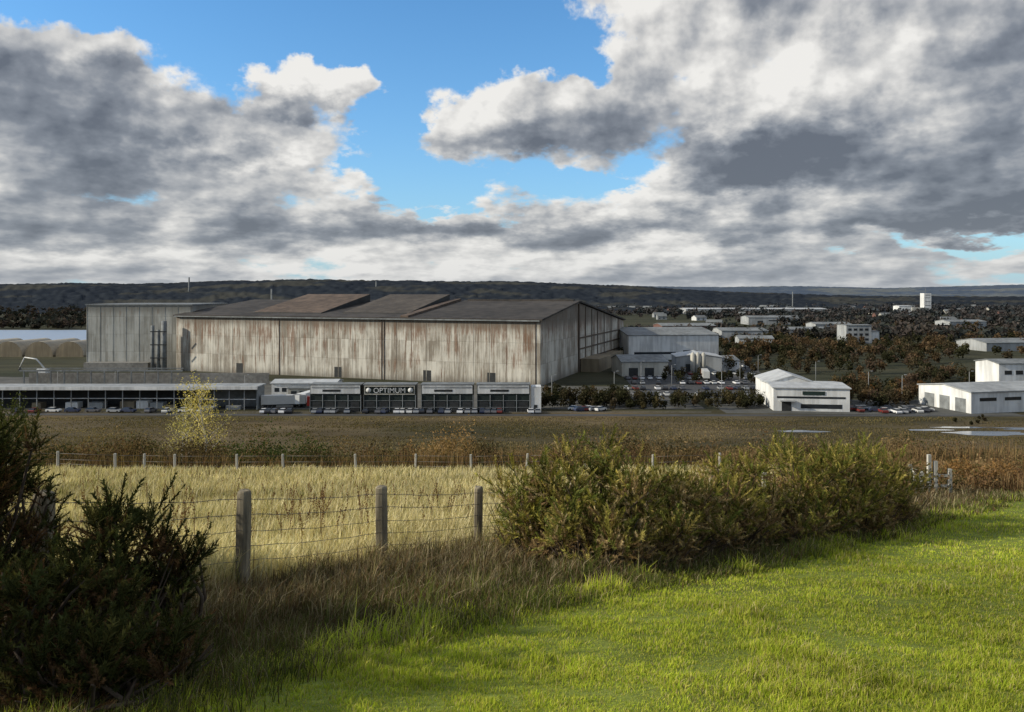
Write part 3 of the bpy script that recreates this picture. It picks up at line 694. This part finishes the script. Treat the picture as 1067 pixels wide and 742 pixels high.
shed("office_building",WX(300,262),262,0,9,6,3.2,.3,CREAM,GREYR,windows=[(1,3,1.2,2.4),(4,6,1.2,2.4)])
box("concrete_wall",WX(30,300),WX(280,300),300,300.6,0,4.6,CONC,None)
boxes("pipe_bridge",[(WX(20,296),WX(190,296),296,296.6,5.6,6.2),(WX(20,296),WX(190,296),296.9,297.2,6.6,6.9)]+[(WX(p,296),WX(p,296)+.4,296,296.4,0,5.6) for p in range(24,190,14)],GREYR,None)
TROOF=simple("pale_tan_roof",(.34,.30,.23),.25,.3,.8)
for i in range(4):
    p0=-38+i*32; X0=WX(p0,430); wv_=WX(p0+29,430)-X0; r=empty("storage_hall",(X0,430,0))
    V=[];Fa=[];ks=11
    for yy in (0,34):
        for j in range(ks):
            an=math.pi*j/(ks-1); V.append((wv_/2-math.cos(an)*wv_/2,yy,.9+7.8*math.sin(an))); 
        V+= [(wv_,yy,0),(0,yy,0)]
    kk=ks+2
    for j in range(ks-1): Fa.append((j,j+1,kk+j+1,kk+j))
    pm("barrel_roof",V,Fa,TROOF,None,r,True)
    pm("end_wall",V,[tuple(range(kk)),(ks-1,ks,kk+ks,kk+ks-1),(ks+1,0,kk,kk+ks+1)],TAN,None,r)
wm,nt=newmat("water"); b=NB(nt); tc=b.n('ShaderNodeTexCoord').outputs['Object']
principled(nt,b,(.30,.37,.47),.35,0,b.noise(b.vm('MULTIPLY',tc,(.1,.4,1)),1.,5,.6),.04,.05,.9)
wp,nt=newmat("puddle_water"); b=NB(nt); tc=b.n('ShaderNodeTexCoord').outputs['Object']
principled(nt,b,(.20,.23,.27),.12,0,b.noise(tc,1.,5,.6),.03,.03,1.)
pm("river",[(-1400,545,.03),(-290,545,.03),(-300,740,.03),(-1500,740,.03)],[(0,1,2,3)],wm)
def puddle(px,Y,sx,sy):
    V=[(0,0,0)];n_=40
    for i in range(n_):
        a=2*math.pi*i/n_; q=.55+.6*float(vnoise(A([math.cos(a)*2.2+px]),A([math.sin(a)*2.2+9]))[0]); V.append((math.cos(a)*sx*q,math.sin(a)*sy*q*1.15,0))
    o=pm("puddle",V,[(0,1+i,1+(i+1)%n_) for i in range(n_)],wp); o.location=(WX(px,Y),Y,.06)
for q in PUD: puddle(*q)
shed("warehouse",WX(655,410),410,math.radians(6),WX(752,410)-WX(655,410),55,13,3.,WHITE,GREYR,'x',doors=((30,38,5),),windows=[(3,26,3,4.2)])
shed("factory_unit",WX(648,330),330,math.radians(4),WX(697,330)-WX(648,330),22,6.0,2.2,CREAM,GREYR,'x',doors=((3,7,3.6),(10,14,3.6)))
shed("factory_unit",WX(705,345),345,math.radians(-5),20,18,7,1.5,GREYW,WROOF,'y',doors=((4,9,4),))
shed("factory_unit",WX(738,352),352,math.radians(8),15,14,4.5,1.8,WHITE,GREYR,'x')
for px in (722,727,733): tubes("storage_silo",[([(WX(px,340),340,0),(WX(px,340),340,8.5),(WX(px,340),340,9.6)],[1.1,1.1,.3])],CREAM,None,12)
for px,Y,l,d,h_,rt,wm_,rm_ in ((752,560,34,30,8,0,GREYW,GREYR),(822,620,36,22,6,5,GREYW,GREYR),(770,500,22,14,6,-6,GREYW,GREYR),(850,700,34,20,7,4,GREYW,GREYR),(690,620,44,30,9,3,BRICK,GREYR),(990,760,40,22,7,8,GREYW,GREYR),(780,860,50,30,8,0,GREYW,GREYR)):
    shed("industrial_unit",WX(px,Y),Y,math.radians(rt),l,d,h_,1.6,wm_,rm_,'x',doors=((l*.2,l*.32,4.5),),windows=[(l*.45,l*.9,h_*.5,h_*.65)])
rs=shed("showroom_building",WX(806,234),234,math.radians(-7),WX(882,234)-WX(806,234),18,6.9,.7,WHITE,WROOF,'x',doors=((2.4,5.2,2.9),),windows=[(8,20.,.9,2.2),(1.0,21,3.9,4.5)])
boxes("sign_board",[(8.5,15,-.16,-.09,5.0,6.1)],SIGNB,rs); boxes("entrance_canopy",[(1.6,6.2,-1.8,-.1,3.1,3.35)],GREYW,rs)
shed("showroom_building",WX(800,244),244,math.radians(-7),15,20,7.2,2.4,WHITE,WROOF,'y')
ru=shed("industrial_unit",WX(1012,228),228,math.radians(13),36,21,6.2,1.3,WHITE,GREYW,'x',windows=[(3,9,3.6,4.6),(12,18,3.6,4.6)],doors=((22,27,4.5),))
boxes("side_shutters",[(-.1,.03,2+i*6.2,6+i*6.2,.05,4.2) for i in range(3)],GREYR,ru)
shed("industrial_unit",WX(1041,262),262,math.radians(4),50,12,11.6,1.,WHITE,GREYR,'x',windows=[(2+i*4,4.6+i*4,8.0,9.4) for i in range(8)])
shed("warehouse",WX(1028,470),470,math.radians(8),80,26,5,2.0,GREYW,GREYR,'x')
rg=shed("grey_office_block",WX(882,545),545,0,WX(908,545)-WX(882,545),16,12.6,.4,GREYW,GREYR,'x',windows=[(1.2+i*4,3.6+i*4,2+j*3.5,3.6+j*3.5) for i in range(4) for j in range(3)])
shed("grey_office_block",WX(906,548),548,0,7,10,8,.4,WHITE,GREYR,'x')
tw=empty("concrete_tower",(WX(963,1400),1400,0))
box("shaft",0,13,0,14,0,35,WHITE,tw); box("annex",-22,-.01,0,14,0,9,CREAM,tw); boxes("louvres",[(2,11,-.1,-.01,z_,z_+1.2) for z_ in (12,19,26,31)],GREYR,tw)
tubes("mast",[([(6,7,35),(6,7,44)],[.5,.3])],GREYR,tw)
shed("distribution_warehouse",WX(715,1300),1300,0,240,60,8,1.5,GREYW,WROOF,'x')
shed("distribution_warehouse",WX(937,1250),1250,0,20,20,14,1,WHITE,WROOF,'x')
hm=[]
for wallm in (WHITE,CREAM,BRICK,GREYW):
    V=[(0,0,0),(1,0,0),(1,1,0),(0,1,0),(0,0,.6),(1,0,.6),(1,1,.6),(0,1,.6),(0,.5,1),(1,.5,1),(-.03,-.08,.56),(1.03,-.08,.56),(1.03,.5,1.02),(-.03,.5,1.02),(1.03,1.08,.56),(-.03,1.08,.56)]
    me=bpy.data.meshes.new("house"); me.from_pydata(V+[(x0,-.01,z0) for z0 in (.12,.38) for x0 in (.15,.3,.6,.75)]+[(x0+.0,-.01,z0+.14) for z0 in (.12,.38) for x0 in (.15,.3,.6,.75)],[],
      [(0,1,5,4),(2,3,7,6),(1,2,6,9,5),(3,0,4,8,7),(10,11,12,13),(13,12,14,15),(16,17,25,24),(18,19,27,26),(20,21,29,28),(22,23,31,30)]); me.update()
    for q in (wallm,GREYR if wallm is not BRICK else DARKR,GLASS): me.materials.append(q)
    me.polygons.foreach_set("material_index",[0]*4+[1]*2+[2]*4); hm.append(me)
for i in range(75):
    y=800*(2600/800)**rng.random(); u=.12+rng.random()*.75
    o=link(bpy.data.objects.new("house",hm[[0,1,2,2,3,3][rng.integers(0,6)]])); s=8+rng.random()*5
    o.scale=(s*1.4,s*.9,6+rng.random()*3); o.location=(u*y,y,0); o.rotation_euler=(0,0,rng.normal()*.35)
# ------------------------------------------------------------ yards, roads
def sheet(name,pts,z,mat): return pm(name,[(x,y,z) for x,y in pts],[tuple(range(len(pts)))],mat)
sheet("works_yard",[(-230,237),(60,237),(60,291),(-230,330)],.03,simple("yard_concrete",(.10,.097,.085),.4,.15,.9))
sheet("car_park",[(44,262),(100,262),(120,400),(52,400)],.034,ASPH)
sheet("forecourt",[(64,229),(150,225),(150,258),(64,258)],.038,simple("forecourt_tarmac",(.08,.08,.072),.3,.2,.9))
sheet("service_road",[(-260,226),(300,222),(300,225),(-260,230)],.03,ASPH)
boxes("kerb",[(-260,60,230.9,231.1,0,.13)],CONC)
# ------------------------------------------------------------ vehicles
def wheel(cx,cy,r,wd,V,Fa,M,mi,k=12):
    n_=len(V)
    for s in (-1,1):
        for j in range(k): V.append((cx+math.cos(2*math.pi*j/k)*r,cy+s*wd/2,r+math.sin(2*math.pi*j/k)*r))
    for j in range(k): Fa.append((n_+j,n_+(j+1)%k,n_+k+(j+1)%k,n_+k+j)); M.append(mi)
    Fa.append(tuple(n_+j for j in range(k))); M.append(mi); Fa.append(tuple(n_+k+j for j in range(k))[::-1]); M.append(mi)
def prism(poly,w0,w1,zlo,zhi,V,Fa,M,mside,mtop):
    n_=len(V);k=len(poly)
    for s in (-1,1):
        for x,z in poly:
            t=0 if zhi==zlo else (z-zlo)/(zhi-zlo); V.append((x,s*(w0*(1-t)+w1*t),z))
    for j in range(k): Fa.append((n_+j,n_+(j+1)%k,n_+k+(j+1)%k,n_+k+j)); M.append(mtop[j] if isinstance(mtop,list) else mtop)
    Fa.append(tuple(n_+j for j in range(k))[::-1]); M.append(mside); Fa.append(tuple(n_+k+j for j in range(k))); M.append(mside)
def paint(c): 
    return simple("car_paint",c,.06,1,.3,spec=.5)
carm=[]
for c in ((.7,.7,.7),(.03,.03,.035),(.30,.31,.32),(.16,.03,.025),(.04,.05,.09),(.6,.6,.58),(.12,.12,.13)):
    V=[];Fa=[];M=[]
    prism([(-2.1,.3),(2.05,.3),(2.15,.62),(1.95,.84),(1.0,.95),(-1.95,.98),(-2.15,.75)],.88,.84,.3,.98,V,Fa,M,0,0)
    prism([(1.0,.955),(.3,1.40),(-1.3,1.43),(-1.9,.985)],.80,.62,.95,1.43,V,Fa,M,1,[1,0,1,1])
    for cx in (-1.3,1.35):
        for cy in (-.8,.8): wheel(cx,cy,.32,.2,V,Fa,M,2)
    me=bpy.data.meshes.new("parked_car"); me.from_pydata(V,[],Fa); me.update()
    for q in (paint(c),GLASS,TYRE): me.materials.append(q)
    me.polygons.foreach_set("material_index",M); carm.append(me)
def lorry_mesh(c,cab):
    V=[];Fa=[];M=[]
    def bx_(a,mi):
        n_=len(V); V.extend(boxv(*a)); Fa.extend([tuple(i+n_ for i in f) for f in BF]); M.extend([mi]*6)
    bx_((-6.8,6.6,-1.25,1.25,1.25,4.0),0); bx_((-6.6,8.6,-.5,.5,.85,1.24),3)
    prism([(7.0,.5),(9.3,.5),(9.35,1.6),(9.1,2.9),(8.6,3.3),(7.05,3.5)],1.22,1.15,.5,3.5,V,Fa,M,4,4)
    bx_((9.12,9.38,-1.05,1.05,1.75,2.75),1)
    for cx in (-5.6,-4.3,-3.0,6.2,8.5):
        for cy in (-1.05,1.05): wheel(cx,cy,.5,.3,V,Fa,M,2)
    me=bpy.data.meshes.new("articulated_lorry"); me.from_pydata(V,[],Fa); me.update()
    for q in (paint(c),GLASS,TYRE,DARK,paint(cab)): me.materials.append(q)
    me.polygons.foreach_set("material_index",M); return me
lor=[lorry_mesh((.72,.72,.7),(.6,.6,.6)),lorry_mesh((.5,.5,.48),(.4,.03,.02))]
def put(me,name,x,y,rz):
    o=link(bpy.data.objects.new(name,me)); o.location=(x,y,.04); o.rotation_euler=(0,0,rz); return o
for i in range(46):
    px=262+i*6.6+random.random()*3
    if random.random()<.35: continue
    put(random.choice(carm),"parked_car",WX(px,231),229.6,math.radians(90+random.gauss(0,5)))
for i in range(12):
    put(random.choice(carm),"parked_car",WX(10+i*19+random.random()*12,229),230.5+random.random(),math.radians(random.choice([0,90])+random.gauss(0,6)))
for j in range(7):
    for i in range(17):
        if random.random()<.3: continue
        Y=268+j*17; px=652+ i*8.2+ random.random()*2
        if px>792: continue
        put(random.choice(carm),"parked_car",WX(px,Y),Y,math.radians(90+random.gauss(0,4)))
for i in range(16): put(random.choice(carm),"parked_car",WX(884+i*5+random.random()*3,236),229+random.random()*7,math.radians(random.choice([0,90])+random.gauss(0,5)))
for i in range(6): put(random.choice(carm),"parked_car",WX(598+i*5,240),233+random.random()*2,math.radians(random.gauss(20,20)))
for px,Y,k,rz in ((296,240,1,10),(318,246,0,80),(735,318,1,80)):
    put(lor[k],"articulated_lorry",WX(px,Y),Y,math.radians(rz))
def lamp(px,Y,h):
    x=WX(px,Y); r=empty("street_lamp",(x,Y,0))
    tubes("column",[([(0,0,0),(0,0,h*.6),(0,0,h),(.9,0,h+.25)],[.11,.09,.06,.05])],GREYW,r,6); box("lantern",.8,1.5,-.15,.15,h+.15,h+.35,GREYW,r)
for px,Y in ((668,300),(700,285),(752,262),(771,300),(790,330),(640,262),(905,262),(940,250),(120,262),(60,262),(255,250),(720,360),(850,300),(1010,262),(575,250)): lamp(px,Y,9)
mh=empty("material_handler",(WX(45,330),330,0))
box("body",-2,2,-1.5,1.5,1.3,3.4,WHITE,mh,.2); box("tracks",-2.4,2.4,-1.9,1.9,0.05,1.25,DARK,mh,.2)
tubes("boom",[([(1,0,3),(-3,0,7.5),(-8,0,8.2)],[.35,.3,.25]),([(-8,0,8.2),(-10,0,4)],[.25,.2])],WHITE,mh,6); tubes("grab",[([(-10,0,4),(-10,0,2.6)],[.2,.8])],DARK,mh,6)
print("objects",len(bpy.data.objects))
